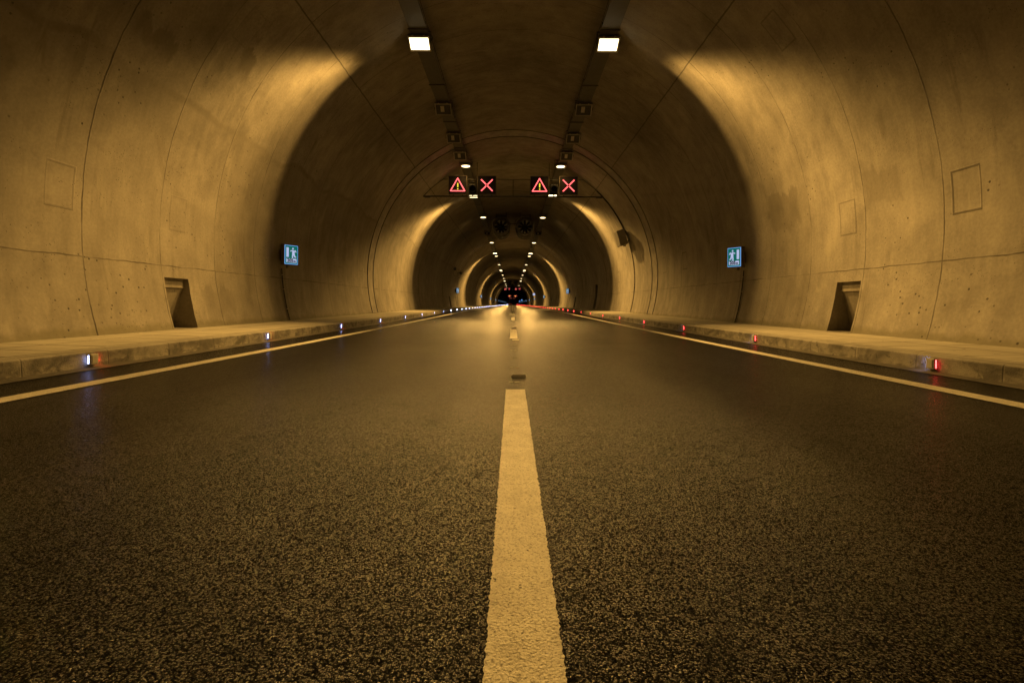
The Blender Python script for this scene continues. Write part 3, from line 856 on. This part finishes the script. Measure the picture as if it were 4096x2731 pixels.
# ------------------------------------------------------------------ emergency exit signs
def text_mesh(txt, size, off=0.0):
    cu = bpy.data.curves.new('t', 'FONT'); cu.body = txt; cu.size = size; cu.align_x = 'CENTER'; cu.offset = off; cu.resolution_u = 3
    ob = bpy.data.objects.new('t', cu); bpy.context.scene.collection.objects.link(ob)
    dg = bpy.context.evaluated_depsgraph_get(); me = bpy.data.meshes.new_from_object(ob.evaluated_get(dg))
    vs = [v.co.copy() for v in me.vertices]; fs = [list(p.vertices) for p in me.polygons]
    bpy.data.objects.remove(ob); bpy.data.meshes.remove(me); return vs, fs
def disc(cx, cz, r, n=14): return [(cx+r*math.cos(2*math.pi*k/n), cz+r*math.sin(2*math.pi*k/n)) for k in range(n)]
def bar(p, q, w0, w1):
    p = Vector(p); q = Vector(q); d = (q-p).normalized(); n = Vector((-d.y, d.x))
    return [tuple(p+n*w0/2), tuple(p-n*w0/2), tuple(q-n*w1/2), tuple(q+n*w1/2)]
def exit_sign(side):
    r = empty('exit_sign', (0, 0, 0), '', 'sign', 'emergency exit signs')
    # tangent of the face in plan for the left sign: (.525,.85); mirrored for the right
    ph = R_(58)*(-side)   # rotation about Z
    Rz = Matrix.Rotation(ph, 4, 'Z')
    w, h = .40, .52
    mb = MB()
    pl = [(-w/2-.02, 0), (w/2+.02, 0), (w/2+.02, .10), (-w/2-.02, .15)]
    mb.prism([(x*(1 if side < 0 else -1), y) for x, y in pl], -h/2-.025, h/2+.025, 'XY', Rz)
    mb.build('sign_box', M['signbox'], r)
    mb = MB(); mb.box((side*.17, .03, 0), (.3, .05, .3)); mb.build('wall_bracket', M['darksteel'], r)
    def face(name, polys, mat, d):
        mb = MB()
        for p in polys: mb.prism(p, -d, -d+.003, 'XZ', Rz)
        return mb.build(name, mat, r)
    face('lit_edge', [[(-w/2, -h/2), (w/2, -h/2), (w/2, h/2), (-w/2, h/2)]], M['edgeglow'], .006)
    b = .010
    gr = face('green_panel', [[(-w/2+b, -h/2+b), (w/2-b, -h/2+b), (w/2-b, h/2-b), (-w/2+b, h/2-b)]], M['green'], .010)
    m = -1 if side > 0 else 1     # left sign: door on the left, runner heading left
    fx = lambda ps: [(p[0]*m, p[1]) for p in ps]
    man = [disc(.045, .175, .026), bar((.07, .125), (.052, .02), .082, .07), bar((.105, .135), (.145, .075), .03, .026), bar((.05, .125), (-.02, .105), .032, .03),
           bar((-.02, .105), (-.035, .105), .032, .036), bar((.05, .03), (.03, -.04), .048, .038), bar((.03, -.035), (.035, -.10), .038, .03),
           bar((.075, .03), (.10, -.055), .048, .036), bar((.095, -.05), (.145, -.055), .034, .028)]
    face('door_symbol', [fx([(-.155, -.065), (-.082, -.065), (-.082, .2), (-.155, .2)])], M['white'], .014)
    face('running_figure', [fx(p) for p in man], M['white'], .014)
    face('distance_plate', [[(-.155, -.215), (.155, -.215), (.155, -.105), (-.155, -.105)]], M['white'], .014)
    v1, f1 = text_mesh('205', .125, .006); v2, f2 = text_mesh('m', .09, .005)
    mb = MB(); T1 = Rz @ Matrix.Translation((-.04, -.0165, -.198)) @ Matrix.Rotation(R_(90), 4, 'X')
    T2 = Rz @ Matrix.Translation((.095, -.0165, -.198)) @ Matrix.Rotation(R_(90), 4, 'X')
    mb.add(v1, f1, T1); mb.add(v2, f2, T2); mb.build('distance_text', M['ink'], r)
    # gland and cable running down the wall
    mb = MB(); mb.cyl((side*.13, .04, -h/2-.06), .035, .09, 'Z', 12); mb.build('cable_gland', M['signbox'], r)
    mb = MB(); X0 = 6.145
    zs = [1.68-.145*k for k in range(11)]
    mb.tube([(side*(wall_x(z)-.02-X0), .05, z-2.05) for z in zs], .013, 8); mb.build('cable', M['cable'], r)
    mb = MB()
    for z in (1.5, 1.1, .55): mb.box((side*(wall_x(z)-.022-X0), .05, z-2.05), (.03, .06, .014))
    mb.build('cable_clips', M['clip'], r)
    return r
for side in (-1, 1):
    P0 = exit_sign(side); s = 'left' if side < 0 else 'right'
    for k in range(12):
        y = 13.87+42.2*k
        o = P0 if k == 0 else copy_tree(P0)
        o.location = (side*6.145, y, 2.05+(prof(y) if k else 0))
        o['label'] = ('green and white emergency exit sign reading 205m on the %s wall, nearest one' % s if k == 0 else
                      ('small lit emergency exit sign on the %s wall, %s one from the viewer' % (s, ords[k]) if k < 5 else 'tiny bluish lit exit sign in the far row on the %s wall' % s))
# other small lit panels on the right wall
for k, (y, z, lab) in enumerate(((139.0, 3.45, 'small square bluish white lit panel high on the right wall'), (320.0, 3.3, 'tiny dim lit square high on the far right wall'), (430.0, 3.2, 'faintest lit square far down the right wall'))):
    r = empty('information_panel', (5.95, y, z), lab, 'sign', 'lit square panels on the right wall')
    mb = MB(); mb.box((0, .06, 0), (.66, .12, .66), None, .02); mb.build('panel_box', M['signbox'], r)
    mb = MB(); mb.box((0, -.004, 0), (.6, .01, .6)); mb.build('lit_face', M['white'] if k == 0 else M['edgeglow'], r)
    mb = MB(); mb.box((.35, .06, 0), (.3, .05, .08)); mb.build('wall_arm', M['darksteel'], r)

# ------------------------------------------------------------------ cabinet on the right wall with its cables
r = empty('wall_cabinet', (5.70, 26.4, 4.22), 'grey steel cabinet mounted high on the right wall, cables above and below it', 'cabinet')
tl = math.atan2(4.22-CZ, 5.9)
Mt = Matrix.Rotation(-tl*.8, 4, 'Y')
mb = MB(); mb.box((0, 0, 0), (.40, .85, .80), Mt, .008); mb.build('cabinet_body', M['cab'], r)
mb = MB(); mb.box((-.205, 0, 0), (.012, .80, .75), Mt, .003); d = mb.build('cabinet_door', M['cab'], r)
mb = MB(); mb.box((-.22, -.33, -.28), (.02, .03, .05), Mt); mb.build('door_lock', M['rim'], d)
mb = MB()
for k in range(3): mb.cyl((-.02+.08*k, -.2+.1*k, -.44), .025, .08, 'Z', 10, Mt)
mb.build('cable_glands', M['galv'], r)
mb = MB(); mb.box((.28, 0, .25), (.22, .5, .05), Mt); mb.box((.28, 0, -.25), (.22, .5, .05), Mt); mb.build('mounting_rails', M['darksteel'], r)
r = empty('wall_cable', (0, 26.4, 0), 'dark cable run up the right side of the vault from cabinet to gantry', 'cable')
mb = MB()
zs = [4.5+2.2*k/14 for k in range(15)]
mb.tube([(wall_x(z)-.03, -.05, z) for z in zs], .04, 8); mb.build('cable_duct', M['cable'], r)
r = empty('wall_conduit', (0, 26.4, 0), 'thin conduit down the right wall from the grey cabinet to the walkway', 'conduit')
mb = MB(); zs = [4.0-3.65*k/16 for k in range(17)]
mb.tube([(wall_x(z)-.02, 0, z) for z in zs], .018, 8); mb.build('pipe', M['conduit'], r)
mb = MB()
for z in (3.3, 2.5, 1.7, .9): mb.box((wall_x(z)-.02, 0, z), (.05, .07, .02))
mb.build('clamps', M['clip'], r)

# ------------------------------------------------------------------ cameras on the left wall
for k, (x, y, z) in enumerate(((-5.98, 51.0, 4.28), (-5.62, 53.2, 4.0))):
    r = empty('wall_camera', (x, y, z), ['black camera on a bracket on the left wall, upper one of two', 'black camera on a bracket on the left wall, lower one of two'][k], 'camera', 'cameras on the left wall')
    mb = MB(); mb.box((.1, 0, 0), (.24, .42, .22), Matrix.Rotation(R_(18), 4, 'X'), .02); mb.build('camera_body', M['black'], r)
    mb = MB(); mb.cyl((.1, -.23, -.07), .07, .05, 'Y', 14, Matrix.Rotation(R_(0), 4, 'X')); mb.build('lens', M['glass'], r)
    mb = MB(); mb.box((-.08, 0, .02), (.30, .05, .05)); mb.box((-.2, 0, -.05), (.06, .16, .3)); mb.build('bracket', M['darksteel'], r)
r = empty('camera_cable', (-6.0, 51.1, 3.7), 'thin cable looping along the left wall below the two cameras', 'cable')
mb = MB(); mb.tube([(-.1, 0, .4), (-.1, .1, .1), (.0, .9, -.12), (.12, 1.8, -.1), (.25, 2.1, .15)], .014, 6); mb.build('cable_run', M['cable'], r)

# ------------------------------------------------------------------ a car far ahead
r = empty('car', (-1.85, 430, prof(430)), 'dark car far ahead in the left lane, tail lights glowing', 'car')
mb = MB(); mb.prism([(0, .25), (4.3, .25), (4.35, .7), (4.2, .85), (3.1, .95), (2.4, 1.42), (.9, 1.45), (.2, 1.0), (0, .95)], -.87, .87, 'YZ'); mb.build('body', M['carpaint'], r)
mb = MB(); mb.prism([(-.6, 1.0), (.6, 1.0), (.5, 1.36), (-.5, 1.36)], .0, .02, 'XZ', Matrix.Translation((0, .52, 0)) @ Matrix.Rotation(R_(-55), 4, 'X') @ Matrix.Translation((0, 0, -.35))); mb.build('rear_window', M['glass'], r)
for x in (-.78, .78):
    for y in (.8, 3.4):
        mb = MB(); mb.lathe([(.12, -.1), (.28, -.1), (.31, -.07), (.31, .07), (.28, .1), (.12, .1)], 'X', 18, (x, y, .31)); w_ = mb.build('wheel', M['tyre'], r)
        mb = MB(); mb.cyl((x, y, .31), .19, .16, 'X', 14); mb.build('rim', M['galv'], w_)
    mb = MB(); mb.box((x*.9, -.01, .8), (.26, .04, .14), None, .01); mb.build('tail_light', M['tail'], r)

# ------------------------------------------------------------------ world, camera, colour
sc = bpy.context.scene
w = bpy.data.worlds.new("World"); sc.world = w; w.use_nodes = True
bg = w.node_tree.nodes['Background']; bg.inputs['Color'].default_value = (.01, .009, .008, 1); bg.inputs['Strength'].default_value = .05
cam = bpy.data.cameras.new('camera'); co = bpy.data.objects.new('camera', cam); C.objects.link(co)
cam.sensor_width = 36; cam.lens = 36*2000/4096; cam.clip_end = 2000; cam.clip_start = .05
cam.shift_x = -2/4096; cam.shift_y = -149.5/4096
co.location = (0, 0, CAM_H); co.rotation_euler = (R_(90), R_(-.3), 0)
sc.camera = co
sc.view_settings.view_transform = 'Standard'; sc.view_settings.look = 'None'; sc.view_settings.exposure = 0; sc.view_settings.gamma = 1
sc.render.engine = 'CYCLES'
sc.cycles.max_bounces = 10; sc.cycles.diffuse_bounces = 4; sc.cycles.glossy_bounces = 4
